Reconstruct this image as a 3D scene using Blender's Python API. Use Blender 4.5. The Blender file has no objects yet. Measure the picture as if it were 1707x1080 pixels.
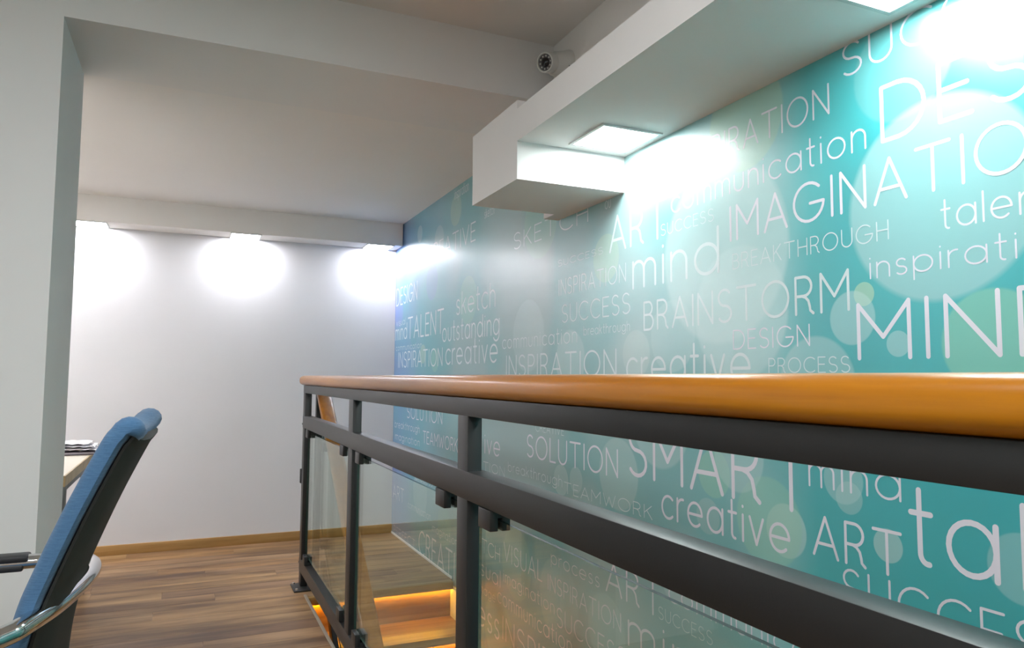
import bpy, bmesh, math, random
from mathutils import Vector, Matrix
random.seed(7)
C = bpy.context.scene.collection
scn = bpy.context.scene
PI = math.pi

# ------------------------------------------------------------------ camera
cam_d = bpy.data.cameras.new('camera')
cam_d.sensor_fit = 'HORIZONTAL'; cam_d.sensor_width = 36.0
cam_d.lens = 1212.0/1707*36
cam_d.clip_start = 0.02; cam_d.clip_end = 60
cam = bpy.data.objects.new('camera', cam_d); C.objects.link(cam)
R = Matrix(((0.913387,-0.035767,-0.405518),(-0.407047,-0.065398,-0.911063),(0.006066,0.997218,-0.074293)))
cam.matrix_world = Matrix.Translation((0,0,1.15)) @ R.to_4x4()
scn.camera = cam

# ------------------------------------------------------------------ world, exposure, light levels
w = bpy.data.worlds.new('world'); scn.world = w; w.use_nodes = True
w.node_tree.nodes['Background'].inputs[0].default_value = (0.75,0.85,1,1)
w.node_tree.nodes['Background'].inputs[1].default_value = 0.3
scn.view_settings.view_transform = 'Standard'
scn.view_settings.look = 'None'
scn.view_settings.exposure = 0.30
scn.view_settings.gamma = 1.0
scn.view_settings.use_curve_mapping = False
E_PANEL = 46.0        # square panels in the soffit over the mural
E_WASH  = 66.0        # small panels in the beam that wash the end wall
E_FAR   = 58.0        # added fill panel in the far ceiling, hidden from view
E_ROOM  = 23.0         # added fill panels in the near ceiling, out of view
E_STRIP = 75.0        # amber strips under the stair nosings
ld = bpy.data.lights.new('window_fill', 'AREA'); ld.shape = 'RECTANGLE'; ld.size = 1.6; ld.size_y = 3.9
ld.energy = 20; ld.color = (.94,.97,1.0)
lo = bpy.data.objects.new('window_fill', ld); C.objects.link(lo)
lo.location = (-3.78,-.4,1.4); lo.rotation_euler = (0,math.radians(-90),0)     # added fill lamp, shining along +x through the added window on the left

WORDS=[
 ('SUCCESS', 0, 1.244, 1, 1.109, 1.883, 0.0778),
 ('INSPIRATION', 6, 1.592, 10, 1.289, 1.81, 0.0746),
 ('communication', 0, 1.934, 12, 1.186, 1.692, 0.0714),
 ('IMAGINATION', 0, 1.653, 8, 0.955, 1.553, 0.0978),
 ('ART', 0, 2.315, 2, 1.963, 1.623, 0.1272),
 ('SUCCESS', 0, 1.993, 6, 1.726, 1.627, 0.0374),
 ('mind', 0, 2.161, 3, 1.708, 1.47, 0.1339),
 ('BREAKTHROUGH', 0, 1.645, 11, 1.133, 1.468, 0.0427),
 ('DESIGN', 0, 1.14, 1, 0.933, 1.694, 0.1242),
 ('talent', 0, 1.006, 3, 0.864, 1.466, 0.0598),
 ('inspiration', 0, 1.184, 8, 0.859, 1.384, 0.051),
 ('BRAINSTORM', 0, 2.095, 9, 1.246, 1.318, 0.0946),
 ('MIND', 0, 1.22, 2, 0.898, 1.201, 0.1245),
 ('DESIGN', 0, 1.648, 5, 1.368, 1.237, 0.0531),
 ('creative', 0, 2.204, 7, 1.584, 1.143, 0.1159),
 ('PROCESS', 0, 1.51, 6, 1.248, 1.169, 0.0378),
 ('SUCCESS', 0, 2.697, 6, 2.183, 1.384, 0.0726),
 ('INSPIRATION', 0, 3.279, 10, 2.277, 1.16, 0.0973),
 ('communication', 0, 3.33, 12, 2.57, 1.296, 0.0628),
 ('breakthrough', 0, 2.514, 11, 2.184, 1.321, 0.035),
 ('SKETCH', 0, 3.198, 5, 2.48, 1.773, 0.0769),
 ('INSPIRATION', 6, 2.476, 10, 2.209, 1.501, 0.0654),
 ('SUCCESS', 5, 2.452, 6, 2.366, 1.626, 0.0256),
 ('ou', 0, 2.348, 1, 2.309, 1.793, 0.0439),
 ('TALENT', 0, 5.042, 5, 4.252, 1.428, 0.1454),
 ('mind', 0, 5.377, 3, 5.071, 1.431, 0.112),
 ('outstanding', 0, 4.268, 10, 3.373, 1.372, 0.1142),
 ('creative', 0, 4.2, 7, 3.394, 1.232, 0.1309),
 ('INSPIRATION', 0, 5.286, 10, 4.267, 1.225, 0.1079),
 ('DESIGN', 0, 5.37, 5, 4.83, 1.69, 0.1248),
 ('sketch', 0, 4.016, 5, 3.43, 1.519, 0.1245),
 ('visual', 0, 5.359, 5, 5.109, 1.536, 0.0461),
 ('communication', 0, 5.363, 12, 4.701, 1.351, 0.0386),
 ('CREATIVE', 2, 4.346, 4, 3.997, 1.913, 0.1021),
 ('inspiration', 0, 4.072, 6, 3.925, 2.218, 0.0592),
 ('sketch', 0, 3.584, 5, 3.449, 2.005, 0.048),
 ('SOLUTION', 0, 3.036, 7, 2.27, 0.796, 0.0968),
 ('SMART', 0, 2.194, 3, 1.555, 0.818, 0.17),
 ('mind', 0, 1.379, 3, 1.125, 0.888, 0.0778),
 ('creative', 0, 2.0, 7, 1.451, 0.703, 0.1038),
 ('ART', 0, 1.37, 2, 1.128, 0.723, 0.0934),
 ('ta', 0, 1.101, 1, 0.921, 0.766, 0.1519),
 ('lent', 0, 0.87, 1, 0.751, 0.766, 0.1519),
 ('SUCCESS', 0, 1.284, 4, 0.913, 0.627, 0.0813),
 ('TEAMWORK', 0, 2.677, 7, 2.057, 0.683, 0.0433),
 ('breakthrough', 0, 3.249, 11, 2.695, 0.703, 0.0445),
 ('ive', 0, 3.553, 2, 3.354, 0.762, 0.0984),
 ('TION', 0, 3.568, 3, 3.293, 0.671, 0.0442),
 ('CREATIVE', 0, 2.947, 7, 2.68, 0.915, 0.0347),
 ('SOLUTION', 0, 5.029, 7, 4.254, 0.868, 0.0835),
 ('breakthrough', 0, 5.357, 11, 4.72, 0.781, 0.049),
 ('imagination', 0, 5.35, 10, 4.716, 0.694, 0.0488),
 ('TEAMWORK', 0, 4.642, 7, 3.969, 0.725, 0.0752),
 ('process', 0, 4.792, 6, 4.426, 0.468, 0.0395),
 ('ART', 0, 5.372, 2, 5.079, 0.264, 0.0933),
 ('CREATIVE', 0, 4.694, 4, 4.042, 0.003, 0.1471),
 ('PERFECT', 0, 5.337, 6, 4.786, 0.01, 0.0547),
 ('imagination', 0, 4.423, 10, 3.961, 0.198, 0.046),
 ('communication', 0, 4.967, 12, 4.454, 0.254, 0.0453),
 ('VISUAL', 0, 3.292, 5, 2.879, 0.276, 0.0822),
 ('SKETCH', 3, 3.582, 5, 3.345, 0.252, 0.0664),
 ('process', 0, 2.792, 6, 2.399, 0.374, 0.0523),
 ('INSPIRATION', 0, 2.821, 10, 2.253, 0.259, 0.063),
 ('ART', 0, 2.349, 2, 2.008, 0.378, 0.1056),
 ('communication', 0, 1.968, 4, 1.616, 0.445, 0.0681),
 ('SUCCESS', 0, 2.025, 6, 1.759, 0.374, 0.0384),
 ('mind', 0, 2.203, 0, 2.05, 0.233, 0.1175),
 ('SUCCESS', 0, 2.739, 4, 2.366, 0.134, 0.0741),
 ('communication', 0, 3.366, 12, 2.613, 0.058, 0.0688),
 ('image', 0, 3.628, 4, 3.394, 0.044, 0.0447),
 ('visual', 1, 3.622, 5, 3.335, 0.133, 0.0766),
 ('imagination', 0, 3.296, 10, 2.763, 0.172, 0.054),
 ('process', 4, 3.625, 6, 3.347, -0.12, 0.1282),
 ('INSPIRATION', 0, 3.301, 4, 2.904, -0.097, 0.1025),
]
DISCS=[
  (1.017,1.535,0.218,'P',0.45),
  (0.911,1.226,0.105,'G',0.50),
  (1.701,1.527,0.271,'P',0.50),
  (1.628,1.342,0.190,'P',0.40),
  (1.203,1.350,0.028,'Y',0.60),
  (1.238,1.297,0.064,'P',0.40),
  (1.118,1.231,0.029,'P',0.40),
  (1.589,1.892,0.149,'Y',0.40),
  (1.351,1.140,0.119,'P',0.35),
  (1.462,0.760,0.069,'W',0.45),
  (1.526,0.771,0.119,'G',0.35),
  (1.160,0.785,0.037,'W',0.45),
  (1.261,0.874,0.038,'W',0.30),
  (1.277,0.914,0.057,'P',0.35),
  (0.874,0.801,0.066,'P',0.30),
  (1.742,0.872,0.070,'G',0.40),
  (2.009,1.015,0.158,'P',0.35),
  (2.268,0.808,0.129,'W',0.30),
  (2.706,0.730,0.064,'W',0.35),
  (2.578,0.747,0.052,'W',0.30),
  (1.638,0.934,0.101,'P',0.35),
  (1.600,0.548,0.097,'P',0.25),
  (3.033,1.345,0.167,'P',0.30),
  (2.628,1.226,0.123,'P',0.35),
  (2.147,1.237,0.084,'W',0.30),
  (1.939,1.289,0.117,'P',0.30),
  (3.828,1.588,0.137,'G',0.30),
  (4.498,1.770,0.119,'B',0.30),
  (4.890,1.438,0.076,'T',0.50),
  (4.672,1.307,0.064,'Y',0.40),
  (5.297,1.639,0.114,'B',0.60),
  (5.258,1.058,0.079,'B',0.50),
  (4.360,2.022,0.093,'W',0.30),
  (4.048,2.149,0.095,'Y',0.35),
  (4.784,2.137,0.059,'P',0.40),
  (4.412,1.262,0.076,'G',0.30),
  (4.692,0.397,0.156,'P',0.30),
  (4.194,0.257,0.122,'G',0.25),
  (3.153,0.287,0.164,'Y',0.25),
  (2.731,0.238,0.170,'P',0.25),
  (2.354,0.235,0.129,'P',0.30),
  (3.361,-0.077,0.171,'Y',0.30),
  (1.921,0.533,0.093,'P',0.30),
  (1.772,0.744,0.053,'W',0.20),
  (1.090,1.851,0.123,'W',0.15),
  (2.345,1.605,0.092,'Y',0.35),
  (2.911,1.854,0.166,'G',0.30),
]

# ------------------------------------------------------------------ node helpers / materials
def newmat(name):
    m = bpy.data.materials.new(name); m.use_nodes = True
    nt = m.node_tree
    return m, nt, nt.nodes['Principled BSDF']
def sock(n, names):
    for k in names:
        if k in n.inputs: return n.inputs[k]
def mix(nt, fac, a, b, mode='MIX'):
    n = nt.nodes.new('ShaderNodeMix'); n.data_type = 'RGBA'; n.blend_type = mode
    for i, v in ((0,fac),(6,a),(7,b)):
        if isinstance(v, (int,float)): n.inputs[i].default_value = v
        elif isinstance(v, tuple): n.inputs[i].default_value = (*v[:3],1)
        else: nt.links.new(v, n.inputs[i])
    return n.outputs[2]
def noise(nt, scale, vec=None, detail=3, rough=.55):
    n = nt.nodes.new('ShaderNodeTexNoise'); n.inputs['Scale'].default_value = scale
    n.inputs['Detail'].default_value = detail; n.inputs['Roughness'].default_value = rough
    if vec is not None: nt.links.new(vec, n.inputs['Vector'])
    return n.outputs['Fac']
def position(nt): return nt.nodes.new('ShaderNodeNewGeometry').outputs['Position']
def mapping(nt, vec, scale=(1,1,1)):
    n = nt.nodes.new('ShaderNodeMapping'); n.inputs['Scale'].default_value = scale
    nt.links.new(vec, n.inputs['Vector']); return n.outputs[0]
def ramp(nt, fac, stops):
    n = nt.nodes.new('ShaderNodeValToRGB'); e = n.color_ramp.elements
    while len(e) < len(stops): e.new(.5)
    for el, (p, c) in zip(e, stops): el.position = p; el.color = (*c,1)
    nt.links.new(fac, n.inputs[0]); return n.outputs[0]
def bump(nt, bs, h, strength, dist=.01):
    n = nt.nodes.new('ShaderNodeBump'); n.inputs['Strength'].default_value = strength
    n.inputs['Distance'].default_value = dist
    nt.links.new(h, n.inputs['Height']); nt.links.new(n.outputs[0], bs.inputs['Normal'])
def plain(name, col, rough=.6, metal=0, var=.06, nscale=12, bmp=0, spec=.5, coat=0, coat_rough=.08):
    m, nt, bs = newmat(name)
    p = position(nt); f = noise(nt, nscale, p)
    c = mix(nt, f, tuple(x*(1-var) for x in col), tuple(min(1,x*(1+var)) for x in col))
    nt.links.new(c, bs.inputs['Base Color'])
    bs.inputs['Roughness'].default_value = rough; bs.inputs['Metallic'].default_value = metal
    s = sock(bs, ('Specular IOR Level',)); s.default_value = spec
    if coat:
        bs.inputs['Coat Weight'].default_value = coat; bs.inputs['Coat Roughness'].default_value = coat_rough
    if bmp: bump(nt, bs, noise(nt, nscale*8, p), bmp, .002)
    return m
def emit(name, col, s):
    m, nt, bs = newmat(name)
    bs.inputs['Base Color'].default_value = (.8,.8,.8,1)
    bs.inputs['Emission Color'].default_value = (*col,1); bs.inputs['Emission Strength'].default_value = s
    return m
def wood(name, cols, grain=(1.2,22,22), rough=.4, coat=0, spec=.5, rand=0.0, tint=None):
    m, nt, bs = newmat(name)
    p = position(nt)
    if rand:
        oi = nt.nodes.new('ShaderNodeObjectInfo')
        mu = nt.nodes.new('ShaderNodeVectorMath'); mu.operation = 'SCALE'
        cx = nt.nodes.new('ShaderNodeCombineXYZ')
        for k in range(3): nt.links.new(oi.outputs['Random'], cx.inputs[k])
        nt.links.new(cx.outputs[0], mu.inputs[0]); mu.inputs['Scale'].default_value = 37
        ad = nt.nodes.new('ShaderNodeVectorMath'); nt.links.new(p, ad.inputs[0]); nt.links.new(mu.outputs[0], ad.inputs[1])
        p = ad.outputs[0]
    v = mapping(nt, p, grain)
    f = noise(nt, 1.0, v, 6, .6)
    c = ramp(nt, f, [(.36,cols[0]),(.5,cols[1]),(.64,cols[2])])
    if rand:
        r = ramp(nt, oi.outputs['Random'], tint)
        c = mix(nt, rand, c, r, 'MULTIPLY')
    nt.links.new(c, bs.inputs['Base Color'])
    bs.inputs['Roughness'].default_value = rough
    bs.inputs['Specular IOR Level'].default_value = spec
    if coat: bs.inputs['Coat Weight'].default_value = coat; bs.inputs['Coat Roughness'].default_value = .12
    bump(nt, bs, f, .08, .002)
    return m

MT = {}
MT['wall'] = plain('wall_paint', (.73,.72,.71), .85, var=.03, nscale=3, bmp=.05, spec=.3)
MT['ceil'] = plain('ceiling_paint', (.76,.735,.71), .9, var=.03, nscale=2, bmp=.04, spec=.25)
MT['endwall'] = plain('end_wall_paint', (.66,.65,.665), .8, var=.03, nscale=3, bmp=.05, spec=.3)
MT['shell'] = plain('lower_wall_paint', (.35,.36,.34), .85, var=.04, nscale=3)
MT['metal'] = plain('charcoal_powder_coat', (.013,.0128,.013), .40, .0, var=.1, nscale=30, bmp=.05, spec=.5)
MT['chrome'] = plain('polished_chrome', (.72,.73,.74), .09, 1.0, var=.02)
MT['blacktrim'] = plain('black_plastic', (.02,.02,.022), .45, var=.1)
MT['shellfab'] = plain('dark_grey_chair_back', (.026,.027,.025), .75, var=.15, nscale=60, bmp=.1, spec=.3)
MT['white_plastic'] = plain('white_plastic', (.62,.61,.58), .35, var=.03)
MT['frame'] = plain('light_frame', (.55,.56,.56), .5, var=.02)
MT['lens'] = plain('lens_glass', (.01,.01,.012), .06, var=.05)
MT['ring'] = plain('lens_ring', (.10,.09,.09), .35, var=.2, nscale=200)
MT['paper'] = plain('white_paper', (.78,.77,.80), .8, var=.03)
MT['darkpaper'] = plain('printed_cover', (.16,.13,.17), .5, var=.3, nscale=20)
MT['desktop'] = plain('cream_laminate', (.66,.60,.50), .45, var=.03)
MT['deskedge'] = wood('beech_edge', [(.34,.24,.11),(.40,.29,.14),(.45,.33,.17)], rough=.45)
MT['grey_steel'] = plain('grey_steel', (.16,.17,.17), .5, .3)
MT['letter'] = plain('white_lettering', (.72,.70,.78), .40, var=.03, spec=1, coat=1, coat_rough=.27)
MT['letter_soft'] = plain('pale_lettering', (.61,.71,.73), .40, var=.03, spec=1, coat=1, coat_rough=.27)
MT['rail'] = wood('varnished_handrail_wood', [(.31,.10,.002),(.39,.138,.003),(.46,.172,.006)], grain=(26,1.1,26), rough=.30, coat=.35, spec=.35)
MT['rail2'] = MT['rail']
MT['stairwood'] = wood('stair_oak', [(.17,.09,.022),(.24,.135,.038),(.30,.18,.055)], grain=(1.3,24,24), rough=.35)
MT['base'] = wood('baseboard_wood', [(.30,.16,.045),(.36,.20,.065),(.42,.24,.085)], grain=(1.5,30,30), rough=.45)
MT['plank'] = wood('floor_plank_wood', [(.17,.095,.046),(.31,.19,.095),(.47,.30,.155)], grain=(1.5,11,11), rough=.38, spec=.35, rand=1.0,
    tint=[(0,(.52,.47,.53)),(.3,(1,.95,.84)),(.5,(.66,.60,.63)),(.75,(1.0,1.0,.92)),(1,(.85,.72,.58))])
MT['led'] = emit('soffit_panel_glow', (.93,1.0,.98), E_PANEL)
MT['wash'] = emit('wall_washer_glow', (.93,.94,1.0), E_WASH)
MT['room'] = emit('room_fill_glow', (.97,.98,1.0), E_ROOM)
MT['far'] = emit('far_room_fill_glow', (.97,.98,1.0), E_FAR)
MT['strip'] = emit('amber_strip_glow', (1.0,.42,.025), E_STRIP)

def fabric():
    m, nt, bs = newmat('blue_chair_fabric')
    p = position(nt); v = mapping(nt, p, (60,30,420)); v2 = mapping(nt, p, (500,500,90))
    f = noise(nt, 1.0, v, 4); g = noise(nt, 1.0, v2, 2)
    c = ramp(nt, f, [(.3,(.032,.085,.175)),(.55,(.058,.135,.25)),(.75,(.095,.19,.32))])
    c = mix(nt, g, c, (.065,.15,.27)); nt.links.new(c, bs.inputs['Base Color'])
    bs.inputs['Roughness'].default_value = .9; bs.inputs['Specular IOR Level'].default_value = .2
    bs.inputs['Sheen Weight'].default_value = .2
    bump(nt, bs, f, .3, .003); return m
MT['blue'] = fabric()

def thin_glass():
    m, nt, bs = newmat('clear_balustrade_glass'); nt.nodes.remove(bs)
    out = nt.nodes['Material Output']
    tr = nt.nodes.new('ShaderNodeBsdfTransparent'); tr.inputs[0].default_value = (.90,.955,.925,1)
    gl = nt.nodes.new('ShaderNodeBsdfGlossy'); gl.inputs['Roughness'].default_value = .0
    gl.inputs[0].default_value = (.95,1,.97,1)
    lw = nt.nodes.new('ShaderNodeLayerWeight'); lw.inputs[0].default_value = .5
    pw = nt.nodes.new('ShaderNodeMath'); pw.operation = 'POWER'; pw.inputs[1].default_value = 5
    nt.links.new(lw.outputs['Facing'], pw.inputs[0])
    fr = nt.nodes.new('ShaderNodeMath'); fr.operation = 'MULTIPLY_ADD'; fr.inputs[1].default_value = .96; fr.inputs[2].default_value = .035
    nt.links.new(pw.outputs[0], fr.inputs[0])
    mx = nt.nodes.new('ShaderNodeMixShader')
    nt.links.new(fr.outputs[0], mx.inputs[0]); nt.links.new(tr.outputs[0], mx.inputs[1]); nt.links.new(gl.outputs[0], mx.inputs[2])
    nt.links.new(mx.outputs[0], out.inputs[0]); return m
MT['glass'] = thin_glass()
MT['glass_edge'] = plain('glass_edge_green', (.035,.075,.062), .12, var=.05)

def mural_mat():
    m, nt, bs = newmat('mural_print')
    p = position(nt)
    sx = nt.nodes.new('ShaderNodeSeparateXYZ'); nt.links.new(p, sx.inputs[0])
    flat = nt.nodes.new('ShaderNodeCombineXYZ'); nt.links.new(sx.outputs[1], flat.inputs[1]); nt.links.new(sx.outputs[2], flat.inputs[2])
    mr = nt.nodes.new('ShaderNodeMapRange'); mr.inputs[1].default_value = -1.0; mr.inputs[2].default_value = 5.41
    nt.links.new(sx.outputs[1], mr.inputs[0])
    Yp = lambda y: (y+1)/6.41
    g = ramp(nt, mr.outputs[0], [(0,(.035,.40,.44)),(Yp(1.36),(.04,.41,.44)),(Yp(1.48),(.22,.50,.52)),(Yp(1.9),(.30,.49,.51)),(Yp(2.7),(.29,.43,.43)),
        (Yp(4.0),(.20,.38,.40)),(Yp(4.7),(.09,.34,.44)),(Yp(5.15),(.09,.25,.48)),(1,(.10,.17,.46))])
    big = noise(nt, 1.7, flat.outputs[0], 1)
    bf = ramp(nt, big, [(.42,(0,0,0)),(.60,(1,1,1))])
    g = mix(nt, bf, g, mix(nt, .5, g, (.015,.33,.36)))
    CC = dict(P=(.50,.69,.69), G=(.28,.60,.42), B=(.14,.24,.58), T=(.02,.30,.34), W=(.56,.70,.67), Y=(.42,.62,.42))
    for (dy,dz,r,c,a) in DISCS:
        d = nt.nodes.new('ShaderNodeVectorMath'); d.operation = 'DISTANCE'
        nt.links.new(flat.outputs[0], d.inputs[0]); d.inputs[1].default_value = (0,dy,dz)
        q = nt.nodes.new('ShaderNodeMapRange'); q.inputs[1].default_value = r*.97; q.inputs[2].default_value = r*1.03
        q.inputs[3].default_value = a; q.inputs[4].default_value = 0
        nt.links.new(d.outputs['Value'], q.inputs[0])
        g = mix(nt, q.outputs[0], g, CC[c])
    nt.links.new(g, bs.inputs['Base Color'])
    bs.inputs['Roughness'].default_value = .40
    bs.inputs['Specular IOR Level'].default_value = 1.0
    bs.inputs['Coat Weight'].default_value = 1.0; bs.inputs['Coat Roughness'].default_value = .27; bs.inputs['Coat IOR'].default_value = 1.7
    return m
MT['mural'] = mural_mat()

# ------------------------------------------------------------------ object helpers
def tag(o, label=None, cat=None, group=None, kind=None):
    if label: o['label'] = label
    if cat: o['category'] = cat
    if group: o['group'] = group
    if kind: o['kind'] = kind
    return o
ROOTLOC = {}
def empty(name, loc, label, cat, group=None):
    o = bpy.data.objects.new(name, None); C.objects.link(o); o.location = loc
    o.empty_display_size = .05
    ROOTLOC[o.name] = Vector(loc)
    return tag(o, label, cat, group)
def link(name, bm, mats, parent=None, smooth=False, origin=None):
    """world-space bmesh -> object; verts are moved into the parent's frame"""
    off = Vector((0,0,0)); tot = Vector((0,0,0))
    q = parent
    while q is not None: tot += q.location; q = q.parent
    off = Vector(origin)-tot if origin else Vector((0,0,0))
    bmesh.ops.translate(bm, verts=bm.verts, vec=-(tot+off))
    bmesh.ops.recalc_face_normals(bm, faces=bm.faces)
    me = bpy.data.meshes.new(name); bm.to_mesh(me); bm.free()
    for m in (mats if isinstance(mats,(list,tuple)) else [mats]): me.materials.append(m)
    if smooth:
        for f in me.polygons: f.use_smooth = True
        try: me.set_sharp_from_angle(angle=math.radians(38))
        except Exception: pass
    o = bpy.data.objects.new(name, me); C.objects.link(o); o.location = off
    if parent: o.parent = parent
    return o
def box(bm, x0, x1, y0, y1, z0, z1, bev=0, mi=0):
    r = bmesh.ops.create_cube(bm, size=1)
    vs = r['verts']
    for v in vs:
        v.co = Vector(((x0+x1)/2+v.co.x*(x1-x0),(y0+y1)/2+v.co.y*(y1-y0),(z0+z1)/2+v.co.z*(z1-z0)))
    fs = list({f for v in vs for f in v.link_faces})
    for f in fs: f.material_index = mi
    if bev:
        es = list({e for v in vs for e in v.link_edges})
        bmesh.ops.bevel(bm, geom=es, offset=bev, segments=2, affect='EDGES', profile=.5)
def B(name, dims, mats, parent=None, bev=0, **k):
    bm = bmesh.new(); box(bm, *dims, bev=bev); return link(name, bm, mats, parent, smooth=bool(bev), **k)
def S(name, dims, mats, bev=0): return tag(B(name, dims, mats, None, bev), kind='structure')
def loft(bm, rings, cap=True, closed=True):
    R_ = [[bm.verts.new(p) for p in r] for r in rings]
    n = len(R_[0])
    for a, b in zip(R_, R_[1:]):
        for i in range(n if closed else n-1):
            j = (i+1) % n
            bm.faces.new((a[i], a[j], b[j], b[i]))
    if cap: bm.faces.new(R_[0]); bm.faces.new(R_[-1][::-1])
def tube(bm, pts, r, n=12, rr=None, up=Vector((0,0,1))):
    pts = [Vector(p) for p in pts]; rings = []
    prev = None
    for i, p in enumerate(pts):
        t = (pts[min(i+1,len(pts)-1)]-pts[max(i-1,0)]).normalized()
        if prev is None:
            a = t.cross(up) if abs(t.dot(up)) < .95 else t.cross(Vector((1,0,0)))
        else: a = prev - t*prev.dot(t)
        a.normalize(); b = t.cross(a); prev = a
        q = rr[i] if rr else r
        rings.append([p + a*math.cos(2*PI*k/n)*q + b*math.sin(2*PI*k/n)*q for k in range(n)])
    loft(bm, rings)
def smoothpath(pts, sub=6):
    P = [Vector(p) for p in pts]; out = []
    for i in range(len(P)-1):
        p0, p1, p2, p3 = P[max(i-1,0)], P[i], P[i+1], P[min(i+2,len(P)-1)]
        for k in range(sub):
            t = k/sub
            out.append(.5*((2*p1)+(p2-p0)*t+(2*p0-5*p1+4*p2-p3)*t*t+(3*p1-p0-3*p2+p3)*t**3))
    out.append(P[-1]); return out

# ------------------------------------------------------------------ key dimensions
XM, YE, XR = 1.4306, 5.405, .605
YH, YH2, ZC, ZF = 2.62, 3.11, 2.532, 2.288
XJ = -.398
XV = .615                   # edge of the stair opening
YN = 3.98                   # top nosing
RISE, GO = .20, .275

# ------------------------------------------------------------------ room shell
fl = bpy.data.objects.new('floor', None)
bm = bmesh.new()
box(bm, -3.6, XV, -3.2, YE, -.16, -.012)
box(bm, XV, XM+.02, YN+.075, YE, -.16, -.012)
floor = tag(link('floor', bm, MT['base']), kind='structure'); bpy.data.objects.remove(fl)
S('wall_right', (XM+.006, XM+.16, -3.2, YE+.1, -2.6, ZC), MT['wall'])
S('wall_end', (-3.7, XM+.16, YE, YE+.12, -.16, ZF), MT['endwall'])
bm = bmesh.new()
WY0, WY1, WZ0, WZ1 = -2.4, 1.6, .55, 2.25
box(bm, -3.75, -3.6, -3.2, WY0, -.16, ZC); box(bm, -3.75, -3.6, WY1, YE+.12, -.16, ZC)
box(bm, -3.75, -3.6, WY0, WY1, -.16, WZ0); box(bm, -3.75, -3.6, WY0, WY1, WZ1, ZC)
tag(link('wall_left', bm, MT['wall']), kind='structure')
win = tag(S('fill_window_1', (-3.69, -3.63, WY0, WY1, WZ0, WZ0+.05), MT['white_plastic']), kind='structure')  # invented window, never in view, added as an opening for the fill lamp
for k in range(5):
    y = WY0 + (WY1-WY0-.05)*k/4
    B('mullion', (-3.69, -3.63, y, y+.05, WZ0+.05, WZ1-.05), MT['white_plastic'], win)
B('head_rail', (-3.69, -3.63, WY0, WY1, WZ1-.05, WZ1), MT['white_plastic'], win)
for k in range(4):
    y = WY0 + (WY1-WY0-.05)*k/4
    B('pane', (-3.664, -3.658, y+.05, y+(WY1-WY0-.05)/4, WZ0+.05, WZ1-.05), MT['glass'], win)
S('wall_back', (-3.75, XM+.16, -3.35, -3.2, -2.6, ZC), MT['wall'])
bm = bmesh.new()
box(bm, -3.6, XJ, YH, YH2, -.012, ZC)
box(bm, XJ, XM+.006, YH, YH2, ZF, ZC)
tag(link('wall_middle', bm, MT['wall']), kind='structure')
S('ceiling', (-3.7, XM+.16, -3.3, YH, ZC, ZC+.1), MT['ceil'])
S('ceiling.001', (-3.7, XM+.16, YH2, YE+.1, ZF, ZC+.1), MT['ceil'])
# beam along the end wall
S('trim_1', (-3.6, 1.424, 5.20, YE, 2.121, ZF), MT['ceil'])
# deep side beam above the soffit ledge
S('trim_2', (1.35, XM+.006, -3.2, YH, 2.07, ZC), MT['ceil'])
# soffit along the mural and its dropped end box
S('trim_3', (1.001, XM, -3.2, 2.214, 1.958, 2.072), MT['wall'])
bm = bmesh.new()
box(bm, 1.001, XM, 2.214, 2.640, 1.826, 2.102)
box(bm, 1.362, XM, 2.640, 2.735, 1.826, 2.102)
tag(link('trim_4', bm, MT['wall']), kind='structure')
# baseboards
S('baseboard_end', (-3.6, XM, YE-.014, YE, 0, .063), MT['base'], .002)
S('baseboard_middle', (-3.6, XJ, YH-.014, YH, 0, .063), MT['base'], .002)
# stairwell shaft
S('wall_stair_left', (XV-.13, XV-.01, -1.2, YN+.05, -2.6, -.16), MT['shell'])
S('wall_stair_end', (XV-.13, XM+.02, YN+.05+.12, YN+.05+.24, -2.6, -.16), MT['shell'])
S('floor.001', (XV-.13, XM+.02, -3.2, YN+.2, -2.62, -2.5), MT['plank'])
# light metal strip on the edge of the opening and white strip at the mural's foot
S('trim_5', (XV-.012, XV+.002, -1.0, 4.04, -.045, .004), plain('pale_edge_strip', (.30,.25,.19), .45), .001)
S('trim_6', (XM-.006, XM-.0005, YN+.06, YE-.014, 0, .012), MT['paper'])

# floor planks: every board a part of the floor
pl = bmesh.new(); box(pl, -.5, .5, -.5, .5, -.5, .5)
pme = bpy.data.meshes.new('plank'); pl.to_mesh(pme); pl.free(); pme.materials.append(MT['plank'])
rng = random.Random(3)
PW = .128
def lay(xa, xb, ya, yb):
    y = yb
    while y > ya+.01:
        y0 = max(ya, y-PW); x = xa - rng.random()*1.1
        while x < xb:
            L = rng.choice((.95,1.25,1.25,1.5)); a, b = max(x,xa), min(x+L,xb)
            if b-a > .02:
                o = bpy.data.objects.new('plank', pme); C.objects.link(o); o.parent = floor
                o.location = ((a+b)/2,(y+y0)/2,-.006+rng.uniform(-.0004,0)); o.scale = (b-a-.0012, y-y0-.0014, .012)
            x += L
        y -= PW
lay(-2.6, XV-.012, -1.6, YN+.05)
lay(-2.6, XM-.001, YN+.05, YE-.001)

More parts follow.
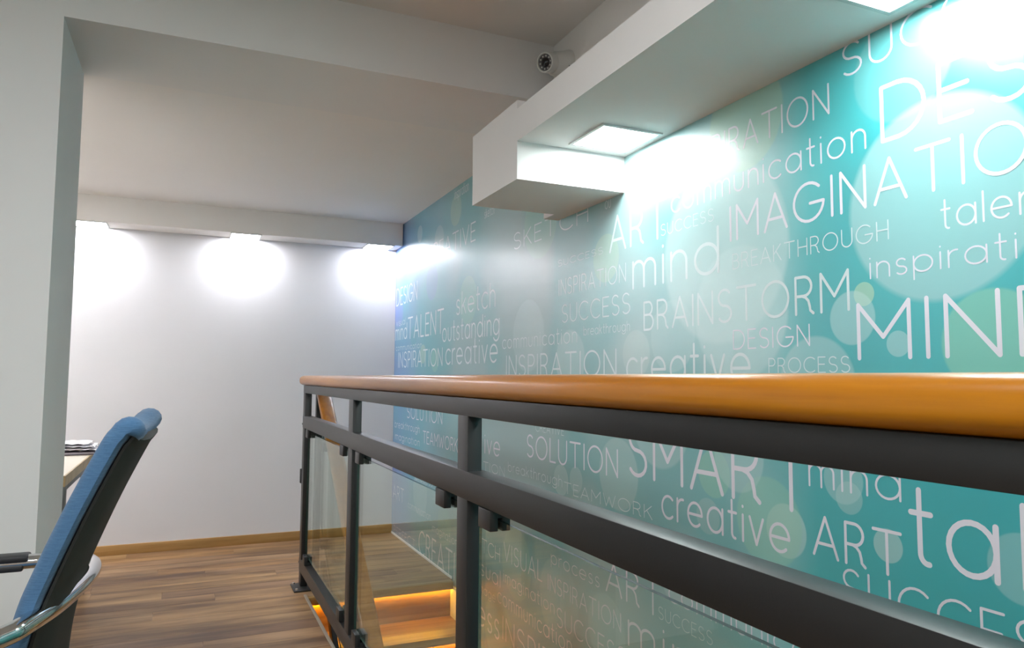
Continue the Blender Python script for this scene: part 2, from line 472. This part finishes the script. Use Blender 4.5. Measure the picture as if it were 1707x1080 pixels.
# ------------------------------------------------------------------ staircase
st = empty('staircase', (1.02, 2.6, -2.5), 'oak staircase descending beside the mural, its risers lit amber from under each nosing', 'staircase')
XS0, XS1 = XV+.004, XM-.012
NST = 11
B('nosing', (XV, XS1, YN, YN+.052, -.042, 0), MT['stairwood'], st, .003)
for k in range(NST):
    y = YN - GO*k; z = -RISE*k
    B('riser', (XS0, XS1, y+.05, y+.068, z-RISE, z-.042 if k else z-.042), MT['stairwood'], st)
    if k < NST-1:
        B('tread', (XS0, XS1, y-GO, y+.05, z-RISE-.042, z-RISE), MT['stairwood'], st, .004)
        B('tread_lip', (XS0, XS1, y-GO-.003, y-GO+.001, z-RISE-.03, z-RISE+.001), plain('brass_lip', (.45,.33,.15), .3, .6), st)
    B('light_strip', (XS0+.01, XS1-.01, y+.030, y+.040, z-.049, z-.0425), MT['strip'], st)
    B('side_skirt', (XS1, XM-.004, y-GO+.05, y+.05, z-RISE-.12, z-.044), MT['frame'], st)

# ------------------------------------------------------------------ mural with lettering
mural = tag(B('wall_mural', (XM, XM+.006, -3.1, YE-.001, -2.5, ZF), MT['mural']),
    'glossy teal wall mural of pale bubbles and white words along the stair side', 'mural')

def arc(cx, cy, rx, ry, a0, a1, n=None):
    n = n or max(5, int(abs(a1-a0)/14))
    return [(cx+rx*math.cos(math.radians(a0+(a1-a0)*k/n)), cy+ry*math.sin(math.radians(a0+(a1-a0)*k/n))) for k in range(n+1)]
r = .34
G = {
'A':(.82,[[(0,0),(.41,1)],[(.41,1),(.82,0)],[(.13,.31),(.69,.31)]]),
'B':(.56,[[(0,0),(0,1)],[(0,1),(.26,1)]+arc(.28,.77,.22,.23,90,-90)+[(0,.54)],[(0,.54),(.28,.54)]+arc(.30,.27,.26,.27,90,-90)+[(0,0)]]),
'C':(.84,[arc(.5,.5,.5,.5,48,312)]),
'D':(.80,[[(0,0),(0,1)],[(0,1),(.30,1)]+arc(.30,.5,.50,.5,88,-88)+[(0,0)]]),
'E':(.52,[[(.52,1),(0,1)],[(0,1),(0,0)],[(0,0),(.52,0)],[(0,.53),(.46,.53)]]),
'F':(.50,[[(.50,1),(0,1)],[(0,1),(0,0)],[(0,.53),(.44,.53)]]),
'G':(.98,[arc(.5,.5,.5,.5,45,355),[(.98,.46),(.55,.46)]]),
'H':(.66,[[(0,0),(0,1)],[(.66,0),(.66,1)],[(0,.52),(.66,.52)]]),
'I':(0.02,[[(0.01,0),(0.01,1)]]),
'K':(.60,[[(0,0),(0,1)],[(.56,1),(0,.40)],[(.20,.60),(.60,0)]]),
'L':(.46,[[(0,1),(0,0)],[(0,0),(.46,0)]]),
'M':(.86,[[(0,0),(0,1)],[(0,1),(.43,.38)],[(.43,.38),(.86,1)],[(.86,1),(.86,0)]]),
'N':(.70,[[(0,0),(0,1)],[(0,1),(.70,0)],[(.70,0),(.70,1)]]),
'O':(1.0,[arc(.5,.5,.5,.5,0,360,30)]),
'P':(.54,[[(0,0),(0,1)],[(0,1),(.27,1)]+arc(.28,.74,.26,.26,90,-90)+[(0,.48)]]),
'R':(.60,[[(0,0),(0,1)],[(0,1),(.27,1)]+arc(.28,.74,.27,.26,90,-90)+[(0,.48)],[(.22,.48),(.34,.44),(.44,.34),(.48,.20),(.50,.08),(.60,0)]]),
'S':(.60,[arc(.30,.75,.27,.25,35,270,12)+arc(.30,.25,.30,.25,90,-145,12)[1:]]),
'T':(.78,[[(0,1),(.78,1)],[(.39,1),(.39,0)]]),
'U':(.66,[[(0,1),(0,.33)]+arc(.33,.33,.33,.33,180,360)+[(.66,1)]]),
'V':(.76,[[(0,1),(.38,0)],[(.38,0),(.76,1)]]),
'W':(1.1,[[(0,1),(.28,0)],[(.28,0),(.55,.8)],[(.55,.8),(.82,0)],[(.82,0),(1.1,1)]]),
'a':(.68,[arc(r,r,r,r,0,360,24),[(.68,0),(.68,.68)]]),
'b':(.68,[arc(r,r,r,r,0,360,24),[(0,0),(0,1)]]),
'c':(.56,[arc(r,r,r,r,48,312)]),
'd':(.68,[arc(r,r,r,r,0,360,24),[(.68,0),(.68,1)]]),
'e':(.68,[[(0,r),(.68,r)],arc(r,r,r,r,0,312)]),
'g':(.68,[arc(r,r,r,r,0,360,24),[(.68,.68),(.68,0)]+arc(r,0,r,.28,0,-150)]),
'h':(.50,[[(0,0),(0,1)],arc(.25,.42,.25,.26,180,0)+[(.50,0)]]),
'i':(.02,[[(.01,0),(.01,.68)],[(.01,.90),(.01,.91)]]),
'k':(.46,[[(0,0),(0,1)],[(.42,.68),(0,.26)],[(.16,.42),(.46,0)]]),
'l':(.02,[[(.01,0),(.01,1)]]),
'm':(.84,[[(0,0),(0,.68)],arc(.21,.46,.21,.22,180,0)+[(.42,0)],arc(.63,.46,.21,.22,180,0)+[(.84,0)]]),
'n':(.50,[[(0,0),(0,.68)],arc(.25,.42,.25,.26,180,0)+[(.50,0)]]),
'o':(.68,[arc(r,r,r,r,0,360,24)]),
'p':(.68,[arc(r,r,r,r,0,360,24),[(0,-.30),(0,.68)]]),
'r':(.28,[[(0,0),(0,.68)],arc(.26,.42,.26,.26,180,80)]),
's':(.40,[arc(.20,.51,.18,.17,35,270,9)+arc(.20,.17,.20,.17,90,-145,9)[1:]]),
't':(.32,[[(.14,1),(.14,.14)]+arc(.26,.14,.12,.14,180,280),[(0,.68),(.32,.68)]]),
'u':(.50,[[(0,.68),(0,.25)]+arc(.25,.25,.25,.25,180,360)+[(.50,.68)]]),
'v':(.52,[[(0,.68),(.26,0)],[(.26,0),(.52,.68)]]),
}
GAP = .27
def stroke(bm, pts, hw, X):
    P = [Vector(p) for p in pts]
    n = len(P); L = []; Rr = []
    closed = (P[0]-P[-1]).length < 1e-6
    for i in range(n):
        if closed and i in (0, n-1): t = (P[1]-P[0]).normalized()+(P[-1]-P[-2]).normalized()
        else: t = P[min(i+1,n-1)]-P[max(i-1,0)]
        t.normalize(); q = Vector((-t.y, t.x))*hw
        L.append(P[i]+q); Rr.append(P[i]-q)
    V = lambda p: bm.verts.new(X(p))
    lv = [V(p) for p in L]; rv = [V(p) for p in Rr]
    for i in range(n-1): bm.faces.new((lv[i], rv[i], rv[i+1], lv[i+1]))
    if not closed:
        for p, a, b, t in ((P[0], lv[0], rv[0], P[0]-P[1]), (P[-1], lv[-1], rv[-1], P[-1]-P[-2])):
            t.normalize(); q = Vector((-t.y, t.x)); cap = []
            for k in range(0, 7):
                an = PI*k/6
                cap.append(V(p + q*math.cos(an)*hw + t*math.sin(an)*hw))
            bm.faces.new(cap)
def word(k, text, i, yi, j, yj, zb, H):
    x = 0; L = []
    for ch in text: L.append(x); x += G[ch][0]+GAP
    a = L[i]; b = L[j]+G[text[j]][0]
    sx = (yi-yj)/max(b-a,.05)            # metres per em, running towards -y
    y0 = yi + a*sx
    hw = H*(.036 if H < .09 else .040)
    bm = bmesh.new()
    dx = XM-.0002-.00005*(k%4)
    for ch, xo in zip(text, L):
        for s in G[ch][1]:
            pts = [((xo+px)*sx, py*H) for px, py in s]
            if y0-pts[0][0] < -3.0: continue
            dx -= .00001
            stroke(bm, pts, hw, lambda p: Vector((dx, y0-p[0], zb+p[1])))
    me = bpy.data.meshes.new('printed_word')
    bm.to_mesh(me); bm.free(); me.materials.append(MT['letter_soft'] if (H < .045 or (yi > 1.95 and zb > 1.05)) else MT['letter'])
    o = bpy.data.objects.new('printed_word', me); C.objects.link(o); o.parent = mural
    o['label'] = 'white printed word %s' % text
for k, wd in enumerate(WORDS): word(k, *wd)

# ------------------------------------------------------------------ recessed lights
def recessed(name, x0, x1, y0, y1, z, mat, label, group=None, fr=.012, prt=.006):
    t = empty(name, ((x0+x1)/2,(y0+y1)/2,z), label, 'ceiling light', group)
    bm = bmesh.new()
    box(bm, x0, x1, y0, y0+fr, z-prt, z+.004); box(bm, x0, x1, y1-fr, y1, z-prt, z+.004)
    box(bm, x0, x0+fr, y0+fr, y1-fr, z-prt, z+.004); box(bm, x1-fr, x1, y0+fr, y1-fr, z-prt, z+.004)
    link('frame', bm, MT['frame'], t)
    B('diffuser', (x0+fr, x1-fr, y0+fr, y1-fr, z-prt*.5, z+.002), mat, t)
    return t
recessed('recessed_panel_light', 1.172, 1.402, 1.937, 2.163, 1.958, MT['led'], 'square lit panel in the soffit beside its dropped end box')
recessed('recessed_panel_light', 1.155, 1.385, .850, 1.079, 1.958, MT['led'], 'square lit panel in the soffit cut by the top edge of the photo')
recessed('recessed_panel_light', 1.155, 1.385, -.24, -.01, 1.958, MT['led'], 'square lit panel in the soffit above the camera, out of view')
for x, lab in ((-.60,'small lit panel under the end beam, next to the left pillar'),(.335,'small lit panel under the middle of the end beam'),
               (1.265,'small lit panel under the end beam, next to the mural corner'),(-1.55,'small lit panel under the end beam behind the pillar')):
    recessed('recessed_wall_light', x-.10, x+.10, 5.205, 5.395, 2.121, MT['wash'], lab, fr=.008)
for x, y, zz_, lab in ((-.35,.8,ZC,'added fill panel in the near ceiling, out of view, between the chair and the railing'),(-.3,-.6,ZC,'added fill panel in the near ceiling, out of view above the viewer'),(-1.9,-1.6,ZC,'added fill panel in the near ceiling, out of view, furthest behind the viewer'),(-1.9,4.0,ZF,'added fill panel in the far ceiling, hidden behind the left pillar')):
    recessed('ceiling_fill_panel', x-.3, x+.3, y-.3, y+.3, zz_, MT['far'] if y > 3 else MT['room'], lab, None, fr=.02)  # unseen panels added to brighten both rooms

# ------------------------------------------------------------------ guard rail
rl = empty('guard_railing', (.63, 2.4, 0), 'charcoal guard railing with orange wooden handrail and clear glass panes before the mural', 'railing')
posts = [(4.18,4.25),(2.905,2.982),(1.61,1.68),(.295,.364),(-1.0,-.93)]
Y0, Y1 = -1.0, 4.25
for (a, b) in posts:
    z0 = .008 if b > 4 else -.14
    B('post', (XR, XR+.036, a, b, z0, 1.062), MT['metal'], rl, .002)
top = B('top_bar', (XR-.0005, XR+.040, Y0, Y1+.001, 1.060, 1.103), MT['metal'], rl, .002)
B('middle_bar', (XR-.001, XR+.046, Y0, Y1+.002, .866, .932), MT['metal'], rl, .002)
B('bottom_bar', (XR-.001, XR+.046, Y0, Y1+.002, .083, .152), MT['metal'], rl, .002)
bp = B('base_plate', (.562, .682, 4.10, 4.262, 0, .009), MT['metal'], rl, .002)
for (x, y) in ((.577,4.118),(.667,4.118),(.577,4.246),(.667,4.246)):
    bm = bmesh.new(); bmesh.ops.create_cone(bm, cap_ends=True, segments=6, radius1=.008, radius2=.007, depth=.008, matrix=Matrix.Translation((x,y,.0125)))
    link('bolt', bm, MT['chrome'], bp)
for z in (.885, .118):
    bm = bmesh.new(); bmesh.ops.create_cone(bm, cap_ends=True, segments=12, radius1=.007, radius2=.006, depth=.03,
        matrix=Matrix.Translation((XR+.006, Y1+.014, z)) @ Matrix.Rotation(PI/2,4,'X'))
    link('bolt', bm, MT['metal'], rl, True)
B('end_bracket', (XR-.006, XR+.03, Y1, Y1+.028, .555, .635), MT['metal'], rl, .004)
# wooden handrail: softly rounded profile swept along the bar, rounded far end
def prof(cx, cz, hw, hh, e=2.6, n=28):
    out = []
    for k in range(n):
        a = 2*PI*k/n; c, s = math.cos(a), math.sin(a)
        out.append((cx+math.copysign(abs(c)**(2/e), c)*hw, cz+math.copysign(abs(s)**(2/e), s)*hh))
    return out
bm = bmesh.new(); rings = []
for y, s in ((Y0-.06,.3),(Y0-.055,.7),(Y0-.04,.92),(Y0-.02,1),(Y0+1,1),(1.5,1),(3,1),(4.30,1),(4.325,.95),(4.34,.8),(4.348,.45)):
    rings.append([(x,y,z) for x, z in prof(XR+.020, 1.130, .036*s, .0275*s)])
loft(bm, rings); link('handrail', bm, MT['rail'], rl, True)
# glass panes and their clamps
GX = XR+.020
panes = [(3.02,4.15),(1.715,2.875),(.40,1.575),(-.90,.275)]
for (a, b) in panes:
    g = B('glass_pane', (GX-.004, GX+.004, a, b, .185, .845), [MT['glass'], MT['glass_edge']], rl)
    for p in g.data.polygons:
        if abs(p.normal.x) < .5: p.material_index = 1
    for (ya, yb) in ((b-.115,b-.045),(a+.05,a+.12)):
        for (za, zb) in ((.822,.866),(.152,.198)):
            bm = bmesh.new()
            box(bm, GX-.024, GX-.0045, ya, yb, za, zb, .002); box(bm, GX+.0045, GX+.024, ya, yb, za, zb, .002)
            if za > .5: box(bm, GX-.022, GX+.022, ya+.002, yb-.002, zb-.016, zb)
            else: box(bm, GX-.022, GX+.022, ya+.002, yb-.002, za, za+.016)
            link('glass_clamp', bm, MT['metal'], rl, True)

# ------------------------------------------------------------------ sloping stair rail on the inner side
sr = empty('stair_railing', (.705, 4.2, 0), 'sloping orange wooden stair handrail on a charcoal post, behind the guard railing glass', 'railing')
SL = .752
B('post', (.672, .706, 4.20, 4.25, 0, 1.07), MT['metal'], sr, .002)
B('base_plate', (.655, .735, 4.17, 4.262, 0, .008), MT['metal'], sr, .002)
def slope_ring(y, cx, zt, hw, hh, e=4, n=24, sc=1):
    # section perpendicular to the run, centred under the top line z = zt
    th = math.atan(SL); out = []
    for (px, pz) in prof(0, 0, hw*sc, hh*sc, e, n):
        out.append((cx+px, y - pz*math.sin(th), zt - hh/math.cos(th)*1.0 + pz*math.cos(th)))
    return out
zt = lambda y: 1.044 + SL*(y-4.13)
bm = bmesh.new()
rings = [slope_ring(y, .706, zt(y), .038, .021) for y in (4.235, 3.4, 2.4, 1.3, 1.0)]
rings = [slope_ring(4.25, .706, zt(4.25), .038, .021, sc=.7)] + rings + [slope_ring(.985, .706, zt(.985), .038, .021, sc=.7)]
loft(bm, rings); link('handrail', bm, MT['rail2'], sr, True)
bm = bmesh.new()
loft(bm, [slope_ring(y, .700, zt(y)-.052, .014, .022, 8, 16) for y in (4.22, 1.02)])
link('rail_bar', bm, MT['metal'], sr, True)
bm = bmesh.new()
loft(bm, [slope_ring(y, .700, zt(y)-.80, .014, .028, 8, 16) for y in (4.05, 1.02)])
link('lower_bar', bm, MT['metal'], sr, True)
for y in (2.95, 1.75):
    zb_ = -RISE*(math.floor((YN-y)/GO)+1)
    B('post', (.684, .716, y-.02, y+.02, zb_, zt(y)-.09), MT['metal'], sr, .002)
for (a, b) in ((3.02,4.14),(1.80,2.90)):
    bm = bmesh.new()
    vs = []
    for x in (.697,.703):
        vs.append([bm.verts.new((x,y,z)) for y, z in ((a, zt(a)-.70),(b, zt(b)-.70),(b, zt(b)-.16),(a, zt(a)-.16))])
    f = bm.faces.new(vs[0]); f2 = bm.faces.new(vs[1][::-1])
    for i in range(4):
        q = bm.faces.new((vs[0][i], vs[0][(i+1)%4], vs[1][(i+1)%4], vs[1][i])); q.material_index = 1
    link('glass_pane', bm, [MT['glass'], MT['glass_edge']], sr)
    for yy in (a+.12, b-.12):
        for dz in (-.19, -.70):
            B('glass_clamp', (.678,.722,yy-.03,yy+.03,zt(yy)+dz-.02,zt(yy)+dz+.03), MT['metal'], sr, .002)

# ------------------------------------------------------------------ security camera
KX = 1.35
ax = Vector((-1,0,0))
cb = Vector((KX, 2.50, 2.400))
sc_ = empty('security_camera', cb, 'white wall-mounted security camera with a black lens ring, above the soffit ledge', 'camera')
def lathe(bm, org, axis, prof_, n=28):
    axis = axis.normalized(); a = axis.cross(Vector((0,0,1)))
    if a.length < .1: a = Vector((1,0,0))
    a.normalize(); b = axis.cross(a)
    loft(bm, [[org+axis*h+(a*math.cos(2*PI*k/n)+b*math.sin(2*PI*k/n))*q for k in range(n)] for h, q in prof_])
bm = bmesh.new(); lathe(bm, cb, ax, [(0,.062),(.010,.062),(.018,.058),(.045,.050),(.066,.046),(.072,.040)])
link('base', bm, MT['white_plastic'], sc_, True)
look = Vector((-.86,-.44,-.27)).normalized()
e0 = cb + ax*.062
bm = bmesh.new(); lathe(bm, e0, look, [(-.035,.020),(-.03,.034),(0,.040),(.012,.040),(.013,.037),(.016,.037),(.017,.040),(.060,.040),(.064,.038),(.0645,.033),(.058,.032)])
hd = link('housing', bm, MT['white_plastic'], sc_, True)
bm = bmesh.new(); lathe(bm, e0, look, [(.052,.032),(.0585,.032)])
link('lens_ring', bm, MT['ring'], sc_, True)
bm = bmesh.new(); lathe(bm, e0, look, [(.056,.018),(.062,.017),(.066,.012),(.068,.004)])
link('lens', bm, MT['lens'], sc_, True)
a_ = look.cross(Vector((0,0,1))).normalized(); b_ = look.cross(a_)
for k in range(10):
    an = 2*PI*k/10
    bm = bmesh.new(); bmesh.ops.create_uvsphere(bm, u_segments=8, v_segments=5, radius=.0036,
        matrix=Matrix.Translation(e0+look*.0585+(a_*math.cos(an)+b_*math.sin(an))*.0245))
    link('infrared_diode', bm, MT['white_plastic'], sc_, True)
for dy, dz in ((-.048,-.022),(.03,-.052)):
    bm = bmesh.new(); lathe(bm, cb+Vector((-.010,dy,dz)), ax, [(0,.006),(.012,.005)], 10)
    link('screw', bm, MT['blacktrim'], sc_)

# ------------------------------------------------------------------ office chair
ch = empty('office_chair', (-.45, 1.74, 0), 'blue fabric office chair with dark back shell and chrome loop arms', 'chair')
ROT_ = .040
def cw(x, y, z): return (x + ROT_*(y-1.5), y, z)
rear = [(-.082,1.048),(-.094,1.030),(-.107,1.010),(-.155,.905),(-.201,.789),(-.222,.725),(-.243,.62),(-.252,.50),(-.250,.44)]
def rail_pts(n=26):
    P = smoothpath([(x,0,z) for x, z in rear], 5); return [(p.x, p.z) for p in P]
RP = rail_pts()
def nrm(i):
    a = RP[max(i-1,0)]; b = RP[min(i+1,len(RP)-1)]
    t = Vector((b[0]-a[0], b[1]-a[1])).normalized(); return Vector((t.y, -t.x))    # points to the front (-x, +z)
if nrm(10).x > 0: SG = -1
else: SG = 1
W0, W1 = 1.5, 1.95
def cushion_ring(v, y, inset, mid):
    """profile loop in x-z at width position y; mid = 0 at sides .. 1 in the middle"""
    th = .040 - .014*mid
    fr = []; bk = []
    for i in range(2, len(RP)):
        n_ = nrm(i)*SG; x, z = RP[i]
        q = th*(1 if i < len(RP)-4 else (len(RP)-i)/4*.7+.3)
        fr.append((x+n_.x*(q-inset), z+n_.y*(q-inset))); bk.append((x+n_.x*(.003+inset*.4), z+n_.y*(.003+inset*.4)))
    # roll over the top, hanging a little over the shell
    tx, tz = RP[2]; n_ = nrm(2)*SG; c0 = Vector((tx,tz))+n_*.012
    u = Vector((-n_.y, n_.x)); u = u if u.y > 0 else -u
    rr = .027-inset
    cen = c0 + u*(.004-.024*mid)
    roll = []
    a0 = math.atan2(n_.y, n_.x)
    for k in range(9):
        an = a0 - PI*1.12*k/8
        roll.append((cen.x+math.cos(an)*rr, cen.y+math.sin(an)*rr*.9))
    loop = fr[::-1] + roll + bk[1:]
    return [cw(x, y, z) for x, z in loop]
ys = [(0,.020),(.006,.010),(.016,.003),(.03,0),(.08,0),(.15,0),(.225,0),(.30,0),(.37,0),(.42,0),(.434,.003),(.444,.010),(.45,.020)]
bm = bmesh.new()
loft(bm, [cushion_ring(0, W0+d, ins, math.sin(PI*min(1,max(0,(d-.02)/.41)))**1.0) for d, ins in ys])
link('back_cushion', bm, MT['blue'], ch, True)
bm = bmesh.new(); rings = []
for d in (0,.004,.012,.05,.12,.21,.30,.37,.408,.416,.42):
    y = W0+.015+d; m_ = math.sin(PI*d/.42)
    t_ = .004 + .017*min(1,m_*2.2) + .004*m_
    f_, b_l = [], []
    for i in range(3, len(RP)):
        n_ = nrm(i)*SG; x, z = RP[i]
        f_.append(cw(x+n_.x*.001, y, z+n_.y*.001)); b_l.append(cw(x-n_.x*t_, y, z-n_.y*t_))
    rings.append(f_[::-1]+b_l)
loft(bm, rings); link('back_shell', bm, MT['shellfab'], ch, True)
# seat
bm = bmesh.new(); rings = []
for z, s in ((.415,.90),(.42,.97),(.44,1),(.475,1),(.49,.975),(.497,.90)):
    rg = []
    for (px, py) in prof(0,0,.235*s,.235*s,5,32): rg.append((-.515+px, 1.735+py, z))
    rings.append(rg)
loft(bm, rings); link('seat', bm, MT['blue'], ch, True)
B('seat_pan', (-.70,-.28,1.54,1.93,.395,.416), MT['blacktrim'], ch, .004)
B('back_bracket', (-.33,-.235,1.66,1.81,.38,.42), MT['blacktrim'], ch, .004)
B('back_bracket', (-.262,-.236,1.66,1.81,.40,.56), MT['blacktrim'], ch, .004)
# chrome loop that carries both arms and wraps behind the back
P = smoothpath([(-.74,1.415,.20),(-.745,1.415,.45),(-.735,1.415,.64),(-.68,1.415,.70),(-.60,1.415,.712),(-.42,1.412,.716),(-.30,1.415,.722),(-.256,1.435,.729),
     (-.234,1.468,.733),(-.207,1.60,.726),(-.184,1.78,.719),(-.179,1.90,.715),(-.190,2.00,.711),(-.225,2.075,.706),(-.29,2.12,.700),(-.42,2.13,.697),(-.60,2.13,.695),
     (-.68,2.13,.685),(-.735,2.13,.63),(-.745,2.13,.45),(-.74,2.13,.20)], 6)
bm = bmesh.new(); tube(bm, P, .0175, 14); link('arm_loop', bm, MT['chrome'], ch, True)
for y, zz in ((1.415,.716),(2.13,.697)):
    x1 = -.335 if y > 2 else -.46
    B('armrest', (-.66,x1,y-.026,y+.026,zz+.004,zz+.020), MT['blacktrim'], ch, .005)
    B('armrest_base', (-.64,x1-.01,y-.022,y+.022,zz-.018,zz-.003), MT['blacktrim'], ch, .004)
    P2 = smoothpath([(-.74,y,.22),(-.735,y,.08),(-.70,y,.022),(-.60,y,.018),(-.25,y,.018),(-.13,y,.018)], 5)
    bm = bmesh.new(); tube(bm, P2, .0165, 12); link('leg', bm, MT['chrome'], ch, True)
bm = bmesh.new(); tube(bm, [(-.62,1.415,.38),(-.62,2.13,.38)], .014, 10); tube(bm, [(-.38,1.54,.385),(-.38,1.93,.385)], .012, 10)
link('cross_bar', bm, MT['chrome'], ch, True)
bm = bmesh.new(); tube(bm, [(-.13,1.40,.018),(-.13,2.145,.018)], .0165, 12); link('cross_bar', bm, MT['chrome'], ch, True)
for y in (1.415,2.13):
    bm = bmesh.new(); tube(bm, smoothpath([(-.742,y,.38),(-.70,y,.38),(-.62,y,.38)],3), .013, 10); link('side_bar', bm, MT['chrome'], ch, True)

# ------------------------------------------------------------------ desk and papers behind the pillar
dk = empty('desk', (-.9, 4.0, 0), 'cream topped desk with a beech edge, showing past the left pillar', 'desk')
B('desktop', (-1.60,-.436,3.40,4.62,.712,.750), MT['desktop'], dk, .002)
bm = bmesh.new(); box(bm, -.436,-.428,3.40,4.62,.708,.751, .001)
link('edge_band', bm, MT['deskedge'], dk)
for x0, x1 in ((-.50,-.455),(-1.56,-1.51)):
    for y0, y1 in ((3.62,3.67),(4.50,4.55)):
        B('leg', (x0,x1,y0,y1,0,.712), MT['grey_steel'], dk, .003)
    B('foot_rail', (x0,x1,3.67,4.50,.66,.70), MT['grey_steel'], dk, .003)
mg = empty('magazine', (-.60,4.36,.75), 'dark covered magazine under the papers on the desk', 'magazine')
bm = bmesh.new(); box(bm, -.72,-.405,4.26,4.50,.751,.757); link('cover', bm, MT['darkpaper'], mg)
bm = bmesh.new(); box(bm, -.72,-.408,4.262,4.498,.757,.762); link('pages', bm, MT['paper'], mg)
bm = bmesh.new(); box(bm, -.715,-.402,4.258,4.50,.762,.766); link('cover', bm, MT['darkpaper'], mg)
for k, (x1, yy, dz, rot) in enumerate(((-.405,4.30,.768,.06),(-.418,4.32,.783,-.10),(-.445,4.34,.798,.14))):
    bm = bmesh.new(); n = 12
    rg = random.Random(k+5)
    grid = [[None]*(n+1) for _ in range(n+1)]; g2 = [[None]*(n+1) for _ in range(n+1)]
    for i in range(n+1):
        for j in range(n+1):
            x = x1 - .29*i/n; y = yy + (.2*j/n-.05) + rot*(x-x1)
            z = dz + .008*abs(math.sin(i*1.7+k*2+j*.6)) + .004*math.cos(j*1.1+k)
            z += .012*(i/n)*(1-(i/n))
            grid[i][j] = bm.verts.new((x,y,z+.0016)); g2[i][j] = bm.verts.new((x,y,z))
    for i in range(n):
        for j in range(n):
            bm.faces.new((grid[i][j],grid[i+1][j],grid[i+1][j+1],grid[i][j+1]))
            bm.faces.new((g2[i][j],g2[i][j+1],g2[i+1][j+1],g2[i+1][j]))
    for i in range(n):
        for (a, b) in (((i,0),(i+1,0)),((i,n),(i+1,n)),((0,i),(0,i+1)),((n,i),(n,i+1))):
            bm.faces.new((grid[a[0]][a[1]],grid[b[0]][b[1]],g2[b[0]][b[1]],g2[a[0]][a[1]]))
    o = link('paper_sheet', bm, MT['paper'], None, False)
    tag(o, ('lowest loose paper sheet on the magazine on the desk','middle loose paper sheet of the small pile on the desk','topmost rumpled paper sheet of the small pile on the desk')[k], 'paper', 'loose papers on the desk')
